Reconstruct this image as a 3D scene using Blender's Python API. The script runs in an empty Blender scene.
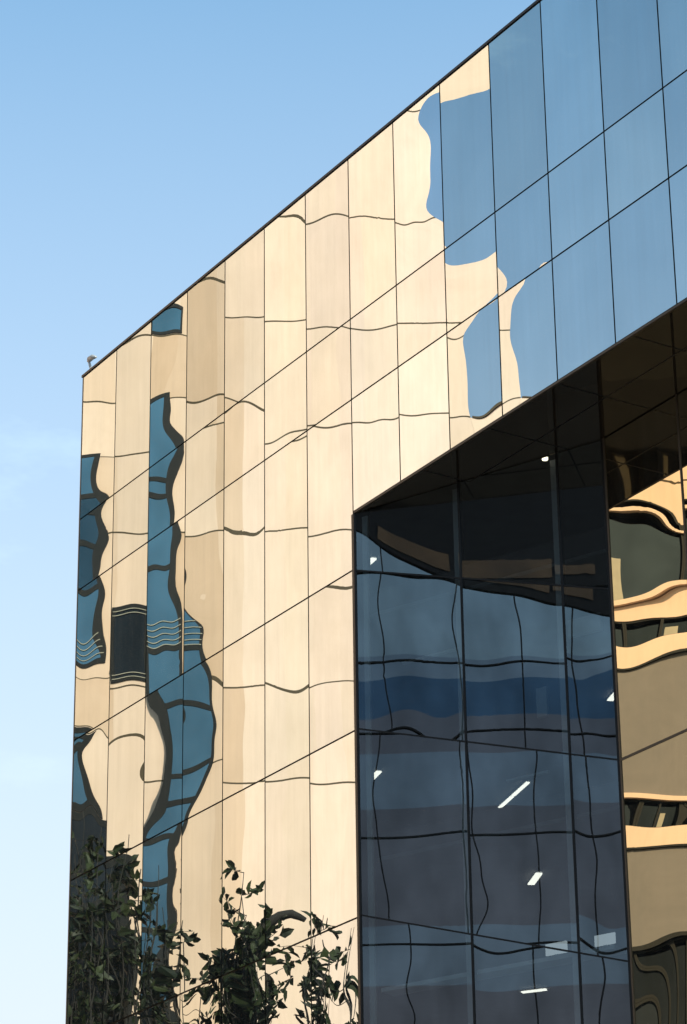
import bpy, bmesh, math, random
import numpy as np
from mathutils import Vector

R = math.radians
SC = bpy.context.scene
COL = SC.collection
rng = np.random.default_rng(11)
random.seed(5)

# ------------------------------------------------------------------ camera
F, PITCH, ROLL = 2847.6, R(23.245), R(-0.7585)
W_, H_ = 687, 1024
CAM = np.array([0.0, 0.0, 1.6])
FW = np.array([0, math.cos(PITCH), math.sin(PITCH)])
_r0 = np.array([1.0, 0, 0]); _u0 = np.cross(_r0, FW)
RT = _r0 * math.cos(ROLL) + _u0 * math.sin(ROLL)
UP = np.cross(RT, FW)
cam_d = bpy.data.cameras.new('camera'); cam = bpy.data.objects.new('camera', cam_d); COL.objects.link(cam)
cam_d.sensor_fit = 'VERTICAL'; cam_d.sensor_height = 36.0; cam_d.lens = 36.0 * F / H_
cam_d.clip_start = 0.1; cam_d.clip_end = 6000
from mathutils import Matrix
cam.matrix_world = Matrix(((RT[0], UP[0], -FW[0], CAM[0]), (RT[1], UP[1], -FW[1], CAM[1]), (RT[2], UP[2], -FW[2], CAM[2]), (0, 0, 0, 1)))
SC.camera = cam

def ray(p):
    p = np.atleast_2d(np.asarray(p, float))
    return FW + (p[:, :1] - W_ / 2) / F * RT + (H_ / 2 - p[:, 1:2]) / F * UP
def proj(P):
    v = np.atleast_2d(P) - CAM
    w = v @ FW
    return np.stack([W_ / 2 + F * (v @ RT) / w, H_ / 2 - F * (v @ UP) / w], 1)
def on_plane(o, d, P, n):
    t = ((P - o) @ n) / (d @ n)
    return o + d * t[:, None]

# ------------------------------------------------------------------ plan of the glass building
AZ = R(147.737)
P0 = np.array([0.147, 40.0, 0.0])                 # foot of the corner where the street facade meets the angled facade
UA = np.array([math.sin(AZ), math.cos(AZ), 0.0])  # along the street facade, towards the camera's right
NA = np.array([-0.84561, -0.53381, 0.0])          # out of the street facade
PITCHW = 1.33
Z_ROOF, Z_L2, Z_L3, Z_SOF, Z_L4, Z_L5, Z_L6, Z_L7 = 24.98, 22.08, 20.68, 18.75, 17.83, 15.27, 12.43, 9.6
DEP = 1.65
SC0 = 4.15
CB = P0 + UA * SC0 - NA * DEP                    # foot of the inner corner
UB = CB - P0; LB = np.linalg.norm(UB); UB = UB / LB
NB = np.array([UB[1], -UB[0], 0.0]);
if NB @ (CAM - P0) < 0: NB = -NB
NC = NA

# opposite buildings, each drawn on its own street plane
YV = 72.0
def mirrorA(P): P = np.asarray(P, float); return P - 2 * np.outer((P - P0) @ NA, NA).reshape(P.shape)
WO = mirrorA(np.array([0, YV, 0.0]))              # origin of the stone block's street wall
WX = mirrorA(np.array([1, YV, 0.0])) - WO         # along it (towards the camera)
WN = mirrorA(np.array([0, YV - 1, 0.0])) - WO     # out of it
def mirrorB(P): P = np.asarray(P, float); return P - 2 * ((P - P0) @ NB) * NB
YD = 84.0
DO = mirrorB(np.array([0, YD, 0.0])); DX = mirrorB(np.array([1, YD, 0.0])) - DO; DN = mirrorB(np.array([0, YD - 1, 0.0])) - DO

def flat_hit(p, Pp, n, O, X, N):
    """where the sight line through p lands on street plane (O,X,N) after a flat pane at (Pp,n)"""
    d = ray(p); h = on_plane(CAM, d, Pp, n)
    r = d - 2 * np.outer(d @ n, n)
    q = on_plane(h, r, O, N)
    return np.stack([(q - O) @ X, q[:, 2]], 1)
def wall_at(x, y): return flat_hit([(x, y)], P0, NA, WO, WX, WN)[0]
def wing_at(x, y): return flat_hit([(x, y)], CB, NC, WO, WX, WN)[0]
def tower_at(x, y): return flat_hit([(x, y)], P0, NB, DO, DX, DN)[0]

# ------------------------------------------------------------------ helpers
def tag(o, label=None, cat=None, group=None, kind=None):
    if label: o['label'] = label
    if cat: o['category'] = cat
    if group: o['group'] = group
    if kind: o['kind'] = kind
    return o
def empty(name, loc):
    o = bpy.data.objects.new(name, None); COL.objects.link(o); o.location = loc; return o
def root_of(o):
    while o.parent: o = o.parent
    return o
class MB:
    def __init__(s): s.v = []; s.f = []; s.m = []
    def face(s, pts, m=0):
        b = len(s.v); s.v += [tuple(map(float, p)) for p in pts]; s.f.append(tuple(range(b, b + len(pts)))); s.m.append(m)
    def hexa(s, c, m=0):   # 8 corners: 4 bottom, 4 top
        b = len(s.v); s.v += [tuple(map(float, p)) for p in c]
        for q in ((3, 2, 1, 0), (4, 5, 6, 7), (0, 1, 5, 4), (1, 2, 6, 5), (2, 3, 7, 6), (3, 0, 4, 7)):
            s.f.append(tuple(b + i for i in q)); s.m.append(m)
    def slab(s, O, X, N, x0, x1, z0, z1, n0, n1, m=0):
        """box on a street plane: x along X, z up, n out along N"""
        P = lambda x, n, z: np.asarray(O) + X * x + N * n + np.array([0, 0, z])
        s.hexa([P(x0, n0, z0), P(x1, n0, z0), P(x1, n1, z0), P(x0, n1, z0), P(x0, n0, z1), P(x1, n0, z1), P(x1, n1, z1), P(x0, n1, z1)], m)
    def bar(s, a, b, side, out, m=0):
        """straight bar from a to b with half-width vector side and depth vector out"""
        a, b, side, out = map(np.asarray, (a, b, side, out))
        s.hexa([a - side, a + side, a + side + out, a - side + out, b - side, b + side, b + side + out, b - side + out], m)
    def tube(s, pts, rad, n=8, m=0):
        pts = [np.asarray(p, float) for p in pts]; rings = []
        for i, p in enumerate(pts):
            t = pts[min(i + 1, len(pts) - 1)] - pts[max(i - 1, 0)]; t = t / (np.linalg.norm(t) + 1e-9)
            a = np.cross(t, [0.3, 0.2, 0.93] if abs(t[2]) < 0.8 else [1, 0, 0]); a /= np.linalg.norm(a); b = np.cross(t, a)
            k = len(s.v); s.v += [tuple(p + rad[i] * (a * math.cos(q) + b * math.sin(q))) for q in np.linspace(0, 2 * math.pi, n, endpoint=False)]; rings.append(k)
        for i in range(len(pts) - 1):
            for j in range(n):
                s.f.append((rings[i] + j, rings[i] + (j + 1) % n, rings[i + 1] + (j + 1) % n, rings[i + 1] + j)); s.m.append(m)
        s.f.append(tuple(rings[0] + j for j in range(n))[::-1]); s.m.append(m); s.f.append(tuple(rings[-1] + j for j in range(n))); s.m.append(m)
    def build(s, name, mats, parent=None, smooth=False, recalc=True):
        if not isinstance(mats, (list, tuple)): mats = [mats]
        off = np.array(root_of(parent).location) if parent else np.zeros(3)
        me = bpy.data.meshes.new(name)
        me.from_pydata([tuple(np.array(v) - off) for v in s.v], [], s.f)
        for m in mats: me.materials.append(m)
        me.polygons.foreach_set('material_index', s.m)
        if smooth: me.polygons.foreach_set('use_smooth', [True] * len(s.f))
        if recalc:
            bm = bmesh.new(); bm.from_mesh(me); bmesh.ops.recalc_face_normals(bm, faces=bm.faces); bm.to_mesh(me); bm.free()
        me.update()
        o = bpy.data.objects.new(name, me); COL.objects.link(o)
        if parent: o.parent = parent
        return o

# ------------------------------------------------------------------ materials
def new_mat(name):
    m = bpy.data.materials.new(name); m.use_nodes = True; nt = m.node_tree
    for n in list(nt.nodes): nt.nodes.remove(n)
    out = nt.nodes.new('ShaderNodeOutputMaterial')
    return m, nt, out
def N(nt, t, **kw):
    n = nt.nodes.new(t)
    for k, v in kw.items(): setattr(n, k, v)
    return n
def noise(nt, scale, detail=4, rough=.55, mapscale=(1, 1, 1), coord='Object'):
    tc = N(nt, 'ShaderNodeTexCoord'); mp = N(nt, 'ShaderNodeMapping'); mp.inputs['Scale'].default_value = mapscale
    nt.links.new(tc.outputs[coord], mp.inputs['Vector'])
    n = N(nt, 'ShaderNodeTexNoise'); n.inputs['Scale'].default_value = scale; n.inputs['Detail'].default_value = detail; n.inputs['Roughness'].default_value = rough
    nt.links.new(mp.outputs[0], n.inputs['Vector']); return n
def ramp(nt, src, stops):
    r = N(nt, 'ShaderNodeValToRGB')
    while len(r.color_ramp.elements) < len(stops): r.color_ramp.elements.new(0.5)
    for e, (p, c) in zip(r.color_ramp.elements, stops): e.position = p; e.color = (*c, 1) if len(c) == 3 else c
    nt.links.new(src, r.inputs[0]); return r
def mul(nt, a, b, fac=1.0):
    m = N(nt, 'ShaderNodeMix', data_type='RGBA', blend_type='MULTIPLY'); m.inputs[0].default_value = fac
    for s, i in ((a, 6), (b, 7)):
        if hasattr(s, 'links'): nt.links.new(s, m.inputs[i])
        else: m.inputs[i].default_value = (*s, 1)
    return m.outputs[2]

def plain(name, col, rough=.6, metal=0.0, vary=.12, scale=3, spec=.5, mapscale=(1, 1, 1)):
    m, nt, out = new_mat(name); b = N(nt, 'ShaderNodeBsdfPrincipled'); nt.links.new(b.outputs[0], out.inputs[0])
    n = noise(nt, scale, mapscale=mapscale); r = ramp(nt, n.outputs[0], [(.3, (1 - vary,) * 3), (.7, (1 + vary * .3,) * 3)])
    nt.links.new(mul(nt, r.outputs[0], col), b.inputs['Base Color'])
    b.inputs['Roughness'].default_value = rough; b.inputs['Metallic'].default_value = metal; b.inputs['Specular IOR Level'].default_value = spec
    return m

def coated_glass(name, tint, dirt=(.38, .38, .36), dirt_amt=.055):
    """opaque mirror-coated pane; its tone comes from the object's colour, grime in vertical runs"""
    m, nt, out = new_mat(name)
    oi = N(nt, 'ShaderNodeObjectInfo')
    g = N(nt, 'ShaderNodeBsdfGlossy'); g.inputs['Roughness'].default_value = 0.0
    n = noise(nt, 1.1, 3, .6, (2.5, 2.5, .12)); r = ramp(nt, n.outputs[0], [(.25, (.945, .945, .94)), (.75, (1.0, 1.0, 1.0))])
    n2 = noise(nt, .8, 2, .5); r2 = ramp(nt, n2.outputs[0], [(.3, (.92, .93, .94)), (.7, (1.0, 1.0, 1.0))])
    c = mul(nt, oi.outputs['Color'], tint); c = mul(nt, c, r.outputs[0]); c = mul(nt, c, r2.outputs[0])
    nt.links.new(c, g.inputs['Color'])
    d = N(nt, 'ShaderNodeBsdfDiffuse'); d.inputs['Color'].default_value = (*dirt, 1)
    n3 = noise(nt, 2.2, 5, .65, (4, 4, .18)); r3 = ramp(nt, n3.outputs[0], [(.42, (0, 0, 0)), (.8, (1, 1, 1))])
    mm = N(nt, 'ShaderNodeMath', operation='MULTIPLY_ADD'); mm.inputs[1].default_value = dirt_amt; mm.inputs[2].default_value = dirt_amt * .4
    nt.links.new(r3.outputs[0], mm.inputs[0])
    mx = N(nt, 'ShaderNodeMixShader'); nt.links.new(mm.outputs[0], mx.inputs[0]); nt.links.new(g.outputs[0], mx.inputs[1]); nt.links.new(d.outputs[0], mx.inputs[2])
    nt.links.new(mx.outputs[0], out.inputs[0]); return m

def vision_glass(name, refl, trans, fac):
    """see-through tinted pane that also mirrors"""
    m, nt, out = new_mat(name)
    oi = N(nt, 'ShaderNodeObjectInfo')
    g = N(nt, 'ShaderNodeBsdfGlossy'); g.inputs['Roughness'].default_value = 0.0
    n = noise(nt, .9, 3, .6, (2, 2, .3)); r = ramp(nt, n.outputs[0], [(.3, (.88, .88, .88)), (.7, (1, 1, 1))])
    nt.links.new(mul(nt, mul(nt, oi.outputs['Color'], refl), r.outputs[0]), g.inputs['Color'])
    t = N(nt, 'ShaderNodeBsdfTransparent'); t.inputs['Color'].default_value = (*trans, 1)
    mx = N(nt, 'ShaderNodeMixShader'); mx.inputs[0].default_value = fac
    nt.links.new(t.outputs[0], mx.inputs[1]); nt.links.new(g.outputs[0], mx.inputs[2])
    d = N(nt, 'ShaderNodeBsdfDiffuse'); d.inputs['Color'].default_value = (.25, .25, .25, 1)
    m2 = N(nt, 'ShaderNodeMixShader'); m2.inputs[0].default_value = .015
    nt.links.new(mx.outputs[0], m2.inputs[1]); nt.links.new(d.outputs[0], m2.inputs[2])
    nt.links.new(m2.outputs[0], out.inputs[0]); return m

def lamp_mat(name, col, s):
    m, nt, out = new_mat(name); e = N(nt, 'ShaderNodeEmission'); e.inputs[0].default_value = (*col, 1); e.inputs[1].default_value = s
    nt.links.new(e.outputs[0], out.inputs[0]); return m

def dark_pane(name, tint, rough=0.0):
    m, nt, out = new_mat(name)
    g = N(nt, 'ShaderNodeBsdfGlossy'); g.inputs['Roughness'].default_value = rough
    n = noise(nt, .45, 3, .6, (1, 1, .6)); r = ramp(nt, n.outputs[0], [(.33, tuple(c * .62 for c in tint)), (.68, tuple(c * 1.08 for c in tint))])
    nt.links.new(r.outputs[0], g.inputs['Color']); nt.links.new(g.outputs[0], out.inputs[0]); return m

def stone(name, col, spread=.5):
    """cladding: tone of each slab from the 'tone' attribute, fine grain on top"""
    m, nt, out = new_mat(name); b = N(nt, 'ShaderNodeBsdfPrincipled'); nt.links.new(b.outputs[0], out.inputs[0])
    at = N(nt, 'ShaderNodeAttribute'); at.attribute_name = 'tone'
    n = noise(nt, .5, 5, .6); r = ramp(nt, n.outputs[0], [(.3, (.93, .92, .9)), (.7, (1, 1, 1))])
    n2 = noise(nt, 6, 3, .6, (1, 1, .2)); r2 = ramp(nt, n2.outputs[0], [(.3, (.95, .95, .94)), (.7, (1, 1, 1))])
    c = mul(nt, at.outputs['Color'], col); c = mul(nt, c, r.outputs[0]); c = mul(nt, c, r2.outputs[0])
    nt.links.new(c, b.inputs['Base Color']); b.inputs['Roughness'].default_value = .8; b.inputs['Specular IOR Level'].default_value = .2
    return m

M = dict(
    glassA=coated_glass('mirror_coated_glass', (.535, .60, .605)),
    glassC=coated_glass('bronze_coated_glass', (.57, .485, .32), dirt_amt=.03),
    glassB=vision_glass('dark_vision_glass', (.44, .50, .56), (.42, .47, .48), .5),
    frame=plain('dark_bronze_frame', (.045, .033, .022), .5, .3),
    cap=plain('dark_roof_cap', (.018, .017, .017), .5, .4),
    black=plain('black_frame', (.010, .010, .011), .5, .2, spec=.2),
    alu=plain('pale_aluminium', (.75, .78, .80), .45, .2),
    greymetal=plain('weathered_grey_metal', (.30, .32, .34), .5, .3),
    inner=plain('interior_dark_paint', (.07, .07, .075), .8),
    ceil=plain('interior_ceiling', (.22, .23, .24), .8),
    concrete=plain('roof_concrete', (.30, .29, .27), .85),
    mortar=plain('dark_joint', (.10, .072, .045), .8, spec=.1),
    stone=stone('cream_stone', (.92, .66, .515)),
    brown=plain('brown_cladding', (.205, .175, .165), .7, vary=.08),
    rust=plain('rust_brown_cladding', (.10, .058, .028), .8, vary=.5, scale=.8),
    bronze=plain('brown_window_frame', (.010, .009, .008), .5, spec=.2),
    winblue=dark_pane('blue_window_pane', (.15, .25, .32)),
    wingreen=dark_pane('green_grey_window_pane', (.085, .085, .09)),
    windark=dark_pane('dark_window_pane', (.05, .05, .052)),
    blind=plain('pale_blind_slat', (.42, .36, .27), .6),
    lamp=lamp_mat('lit_tube', (1, .93, .80), 2.3),
    down=lamp_mat('lit_downlight', (1, .85, .6), 6.0),
    screen=lamp_mat('glowing_monitor_back', (.85, .95, 1), .55),  # emission added to brighten the white monitor backs
)
m_, nt_, out_ = new_mat('dark_polished_soffit')
_d = N(nt_, 'ShaderNodeBsdfDiffuse'); _d.inputs[0].default_value = (.016, .012, .009, 1)
_g = N(nt_, 'ShaderNodeBsdfGlossy'); _g.inputs[0].default_value = (.8, .72, .62, 1); _g.inputs[1].default_value = .02
_x = N(nt_, 'ShaderNodeMixShader'); _fn = N(nt_, 'ShaderNodeFresnel'); _fn.inputs[0].default_value = 1.5
nt_.links.new(_fn.outputs[0], _x.inputs[0]); nt_.links.new(_d.outputs[0], _x.inputs[1]); nt_.links.new(_g.outputs[0], _x.inputs[2]); nt_.links.new(_x.outputs[0], out_.inputs[0])
M['soffit'] = m_

# ------------------------------------------------------------------ bow of the coated panes
# every toughened pane is slightly bowed: the tables note where the straight edges of the opposite
# buildings are met in it; the pane's normals are solved so that it bends those edges that way.
X_EDGE = wall_at(476, 300)[0]; S2L, S2R = wall_at(149, 600)[0], wall_at(184, 600)[0]
S1R = wall_at(104, 560)[0]; S1R2 = wall_at(134, 900)[0]
JZ = {k: wall_at(300, y)[1] for k, y in dict(a=112, b=219, c=325, d=424, e=531, h=685, i=781).items()}
JLINES = [
 ('b', [(281,217),(292,216.5),(303,219)]), ('b', [(305,225),(318,221),(330,215),(338,214.5),(346,216)]),
 ('b', [(349,218.5),(360,216.5),(375,218),(390,219.5)]), ('b', [(395,223),(410,224),(425,222),(439,218)]),
 ('c', [(226,317.8),(231.6,318),(242.5,317.5),(261,317.5)]), ('c', [(265,322),(278,321.2),(290.8,321.9),(303,320.3)]),
 ('c', [(306.5,329.5),(322.9,327.3),(332.5,327.6),(341,326.3)]), ('c', [(350,329.2),(371,330.5),(383.7,328.3),(393,325.7)]),
 ('d', [(225,397.8),(230,399),(237,402)]), ('d', [(239,402.8),(250.3,402.5),(256.6,408.4),(261.5,409.2)]),
 ('c', [(205,279),(214.4,279),(219,283.4),(222.5,280.3)]), ('d', [(187.5,401.9),(194.8,403.8),(208,399),(221.5,394.4)]),
 ('d', [(209,426.6),(221,423.4)]), ('c', [(152.5,335.6),(165.4,336.2),(184,335.6)]), ('d', [(169.8,398.3),(184,397.7)]),
 ('c', [(126,343.8),(139,336),(149,335.6)]), ('d', [(115.5,457),(130,455),(146.5,452.8)]), ('c', [(84.5,403),(98,401.5),(112.5,404.4)]),
 ('d', [(101,457),(107,457)]),
 ('d', [(265,444.5),(284,436),(303.5,430.4)]), ('d', [(293.4,441.7),(299.7,440),(303.5,438)]),
 ('e', [(186,536.9),(191,537),(208,532.8),(221,530.6)]), ('e', [(224.5,530),(232,529.4),(236,533.8),(242.5,535.6),(250,534.8),(261,531)]),
 ('e', [(265,532),(280,530.6),(294,529),(304,528)]), ('e', [(308.5,537),(317,535.8),(332.5,531.6),(350,530)]),
 ('d', [(314.5,426.6),(329.4,428.4),(340,425),(348.5,424)]), ('d', [(352,423),(374,422),(396,419)]), ('d', [(400,414.7),(415.7,416),(446,413.4)]),
 ('d', [(450,418),(466.6,416.8),(490,413.3),(498.5,409)]), ('d', [(502,402.8),(513,398.9),(529.5,398)]),
 ('c', [(449,338.8),(463,336.4)]), ('c', [(501,330.6),(510,330.4)]),
 ('e', [(324.7,587.5),(336.4,586),(339.5,589),(345,590.3),(351.5,588)]),
 ('h', [(265,683.5),(272,685),(277.8,689),(285.6,690.8),(298,691.6),(305.5,690.5)]), ('h', [(223,688),(236,688),(248.8,687),(261,685.6)]),
 ('h', [(212.8,679),(219.5,679.5)]), ('i', [(209.7,765),(219.5,760)]), ('h', [(309,684.5),(332.5,682),(351.5,681)]),
 ('i', [(310,783.6),(329.4,784.4),(343.4,782.5),(354,782.8)]), ('i', [(264,781.2),(270,782),(285.6,780),(305.5,778)]),
 ('i', [(108.5,738.7),(121,736.7),(132,735.6),(140,734.8)]), ('i', [(75,725.5),(86.5,726.5),(93,728)]), ('i', [(144,779.5),(151.7,782),(162,781)]),
]
SKY = [  # stone edge against the sky: (points on it) + (points well inside +1 sky / -1 stone)
 [(437,93),(428,97.7),(421.8,106.9),(418,118),(418.7,123),(425.9,131.3),(430,141.5),(431,149.7),(430,168),(429,192.5),(431,215)],
 [(441,101.8),(447,102),(457.4,97.7),(471.7,94.6),(482,91),(487,90.6)],
 [(446.5,264),(457,265.4),(476,262),(490,257),(493,252.6)],
 [(498,266.6),(500,272),(507,277),(506.6,286),(505,290)],
 [(538.8,267.7),(524.8,281.7),(516.6,294.5),(511,313),(510,330.6),(515.5,357),(519,380.7),(520.6,397)],
 [(495,301),(484,307),(477,314),(470,325),(463.8,334),(464,350),(466.6,369),(467.7,387.7),(469,412)],
]
SKYIN = [(437,110,.5),(436,150,.25),(436,190,.25),(437,212,.2),(400,150,-.6),(400,190,-.6),(436,226,-.25),(415,232,-.5),(400,230,-.6),(437,240,-.4),
 (445,82,-.4),(465,78,-.5),(482,62,-.6),(448,130,.6),(448,180,.6),(448,220,.5),(470,130,.9),(485,140,1.1),(484,200,1.1),(465,180,.9),(455,215,.6),(485,215,1.),
 (455,252,.35),(475,245,.5),(488,238,.5),(450,285,-.5),(470,280,-.5),(488,275,-.4),(460,300,-.6),
 (500,250,.5),(505,262,.35),(515,270,.5),(530,255,.8),(540,230,1.),(505,225,.8),(499,280,-.25),(500,288,-.3),
 (505,320,-.3),(504,360,-.5),(505,390,-.5),(530,300,.7),(540,330,1.),(535,370,.6),(545,300,1.),(540,380,.8),
 (455,360,-.4),(455,395,-.4),(485,340,.8),(492,370,.9),(485,395,.7),(452,345,-.4),(495,320,.6)]
S2RIGHT = [(169.8,400),(171,409),(169.8,420.6),(175.7,431),(183,435),(184,453),(178.6,473),(172.7,485),(172.7,499.6),(174,523),(180,529),(182,533),(177,552),(175.7,572.8),(178,589),(181.7,606),
 (202.6,624),(204,640),(202.6,652),(208.5,666),(211.4,676),(212,699.7),(217,728.8),(212.8,763.8),(205.6,781),(196.8,798.7),(189,815),
 (178,842),(175,852),(177,869),(176,882),(172,895),(177.7,918),(176.5,932),(170.7,946),(168.4,972),(172,990.5),(174,1000)]
S2LEFT = [(149,704),(156,708.5),(162,726),(166,746),(166,763.8),(162,790),(160,798),(151.7,816),(144,828)]
S1RIGHT = [(99.5,459),(96.6,470),(96.6,482),(101,491),(109.8,497),(102.5,508),(101,514),(106.9,529),(110,537.7),(104,552),(99.5,570),(105,589),(102,618),(103.7,635.7),(107,644),(106,658),
 (100.8,728),(94.6,737),(85.5,751),(84.5,761),(88.5,773),(97.7,783.6),(98.7,797.8),(103.8,814)]
S1LOW = [(139.5,849),(135,867),(131,883),(130,899.7),(128.8,918),(134.6,941.6),(138,962.6)]
def rough(L, a=1.1):
    g = np.random.default_rng(len(L)); o = []
    for (x0, y0), (x1, y1) in zip(L[:-1], L[1:]):
        o.append((x0, y0)); n = int(abs(y1 - y0) / 8)
        if abs(y1 - y0) < 40: o += [(x0 + (x1 - x0) * k / (n + 1) + g.normal() * a, y0 + (y1 - y0) * k / (n + 1)) for k in range(1, n + 1)]
    return o + [L[-1]]
S2RIGHT, S2LEFT, S1RIGHT, S1LOW = rough(S2RIGHT), rough(S2LEFT, .8), rough(S1RIGHT), rough(S1LOW)
KEEP = []      # panes that show no window at all: hold them clear of the strips
for y in range(300, 610, 22): KEEP.append((190 - (y - 300) * .012, y, S2R + .10))
for y in range(380, 600, 22): KEEP += [(117, y, S1R + .2), (146, y, S2L - .15)]
for y in range(690, 790, 20): KEEP += [(113, y, S1R + .2), (141, y, S2L - .3)]
for y in range(850, 1010, 20): KEEP += [(183, y, S2R + .12)]
for y in (402, 420): KEEP.append((88, y, S1R - .6))
KEEP += [(194, 614, S2R + .25), (201, 616, S2R + .3), (210, 612, S2R + .4), (189, 627, S2R - .4), (196, 630, S2R - .22), (190, 645, S2R - .4), (200, 770, S2R - .3), (194, 788, S2R - .25), (204, 745, S2R - .35), (200, 715, S2R - .5), (198, 690, S2R - .4), (190, 700, S2R - .7), (190, 750, S2R - .7)]
SILL = wall_at(90, 668)[1]
ZEXTRA = [(76, 664.8, SILL), (89, 667.7, SILL), (106, 663, SILL), (76, 752, JZ['i'] - .55), (74, 790, JZ['i'] - 1.5), (80, 825, JZ['i'] - 2.4)]

def ctrl_A():
    cx, cz = [], []
    for k, pts in JLINES: cz += [(x, y, JZ[k]) for x, y in pts]
    cz += ZEXTRA
    for L in SKY: cx += [(x, y, X_EDGE) for x, y in L]
    cx += [(x, y, X_EDGE + d) for x, y, d in SKYIN]
    cx += [(x, y, S2R) for x, y in S2RIGHT] + [(x, y, S2L) for x, y in S2LEFT] + [(x, y, S1R) for x, y in S1RIGHT] + [(x, y, S1R2) for x, y in S1LOW] + KEEP
    return np.array(cx), np.array(cz)

def bowed(p, cx, cz, base, lx=20, ly=34, wob=(.05, .05), seed=0, nz=.0016, nzx=.0006):
    """sight-line landing (X,Z) for image-plane samples p, through a bowed pane"""
    g = np.random.default_rng(seed)
    B = base(p)
    mid = p.mean(0); span = np.ptp(p, 0) + 1
    def prior(q, a):
        out = np.zeros(len(q)); u = (q - mid) / span
        for _ in range(5):
            k = g.normal(size=2) * (1.6, 2.4) * 2; out += np.sin(u @ k * 1.6 + g.uniform(0, 6.28)) * g.normal() * .5
        return out * a
    res = []
    ly0 = ly
    for j, C in enumerate((cx, cz)):
        ly = ly0 * (.55 if j == 0 else 1); eps = nzx if j == 0 else nz
        st = g.bit_generator.state
        pr = prior(p, wob[j])
        if C is not None and len(C):
            g.bit_generator.state = st
            q = C[:, :2]; t = C[:, 2] - base(q)[:, j] - prior(q, wob[j])
            K = lambda a, b: np.exp(-.5 * (((a[:, None, 0] - b[None, :, 0]) / lx) ** 2 + ((a[:, None, 1] - b[None, :, 1]) / ly) ** 2)) * .25 + .12 * np.exp(-.5 * (((a[:, None, 0] - b[None, :, 0]) / 60) ** 2 + ((a[:, None, 1] - b[None, :, 1]) / 90) ** 2))
            pr = pr + K(p, q) @ np.linalg.solve(K(q, q) + np.eye(len(q)) * eps, t)
        res.append(B[:, j] + pr)
    return np.stack(res, 1)

GAP = .014
def pane(name, corners, n, O, X, NN, base, cx, cz, mat, parent, color, seed, step=.06, **kw):
    """a bowed pane: corners (bl, br, tr, tl) world; front sheet with solved normals, 12 mm edge behind"""
    c = [np.asarray(q, float) for q in corners]
    wv = np.linalg.norm(c[1] - c[0]); hv = np.linalg.norm(c[3] - c[0])
    nx = max(3, int(wv / step)); nz = max(3, int(hv / step))
    uu, vv = np.meshgrid(np.linspace(0, 1, nx + 1), np.linspace(0, 1, nz + 1))
    uu = uu.ravel()[:, None]; vv = vv.ravel()[:, None]
    V = c[0] * (1 - uu) * (1 - vv) + c[1] * uu * (1 - vv) + c[2] * uu * vv + c[3] * (1 - uu) * vv
    p = proj(V)
    T = bowed(p, cx, cz, base, seed=seed, **kw)
    tgt = O + T[:, :1] * X + T[:, 1:2] * np.array([0, 0, 1.0])
    d = V - CAM; d /= np.linalg.norm(d, axis=1)[:, None]
    r = tgt - V; r /= np.linalg.norm(r, axis=1)[:, None]
    nn = r - d; nn /= np.linalg.norm(nn, axis=1)[:, None]
    faces = []
    for j in range(nz):
        for i in range(nx):
            a = j * (nx + 1) + i; faces.append((a, a + 1, a + nx + 2, a + nx + 1))
    # orientation: face normal must agree with n
    f0 = faces[0]; fn = np.cross(V[f0[1]] - V[f0[0]], V[f0[3]] - V[f0[0]])
    if fn @ n < 0: faces = [f[::-1] for f in faces]
    nf = len(faces)
    ring = [i for i in range(nx + 1)] + [j * (nx + 1) + nx for j in range(1, nz + 1)] + [nz * (nx + 1) + i for i in range(nx - 1, -1, -1)] + [j * (nx + 1) for j in range(nz - 1, 0, -1)]
    nb = len(V); back = V[ring] - n * .012
    VV = np.vstack([V, V[ring], back]); L = len(ring)
    for k in range(L):
        k2 = (k + 1) % L; faces.append((nb + k, nb + k2, nb + L + k2, nb + L + k))
    off = np.array(root_of(parent).location)
    me = bpy.data.meshes.new(name); me.from_pydata((VV - off).tolist(), [], faces); me.materials.append(mat)
    me.polygons.foreach_set('use_smooth', [True] * nf + [False] * L); me.update()
    ln = np.zeros((len(me.loops), 3))
    for k, pol in enumerate(me.polygons):
        if k < nf:
            for li in pol.loop_indices: ln[li] = nn[me.loops[li].vertex_index]
        else:
            for li in pol.loop_indices: ln[li] = pol.normal
    me.normals_split_custom_set(ln.tolist())
    o = bpy.data.objects.new(name, me); COL.objects.link(o); o.parent = parent; o.color = (*color, 1)
    return o

# ------------------------------------------------------------------ the mirrored glass building
bld = empty('glass_office_building', tuple(P0))
tag(bld, 'angular office building clad in mirror glass with a dark triangular recess under its overhang', 'building')
def A(s, n, z): return P0 + UA * s + NA * n + np.array([0, 0, z])
S0 = -9.31; NCOL = 17; SEND = S0 + NCOL * PITCHW

# frame behind the street facade: one carcass sheet with real depth, cut round the recess
fr = MB()
fr.slab(P0, UA, NA, S0, 0.0, 0, Z_SOF, -.30, -.035)
fr.slab(P0, UA, NA, S0, SEND, Z_SOF + .26, Z_ROOF, -.30, -.035); fr.slab(P0, UA, NA, S0, 0.0, Z_SOF, Z_SOF + .259, -.30, -.035); fr.slab(P0, UA, NA, .02, SEND, Z_SOF + .002, Z_SOF + .259, -.0345, -.0342 + .0002)
fr.slab(P0, UA, NA, -.05, .012, 0, Z_SOF - .002, -.034, .004)       # corner post of the recess
fr.slab(P0, UA, NA, .02, SEND, Z_SOF - .002, Z_SOF + .03, -.034, .006)  # edge trim along the overhang
fr.slab(P0, UA, NA, S0 - .03, S0 + .004, 0, Z_ROOF - .002, -.30, .004)    # end trim
facA = fr.build('street_facade', M['frame'], bld)
CXA, CZA = ctrl_A()
def sz_of(p):
    h = on_plane(CAM, ray(p), P0, NA); return (h - P0) @ UA, h[:, 2]
sx, zx = sz_of(CXA[:, :2]); s2, z2 = sz_of(CZA[:, :2])
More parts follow.
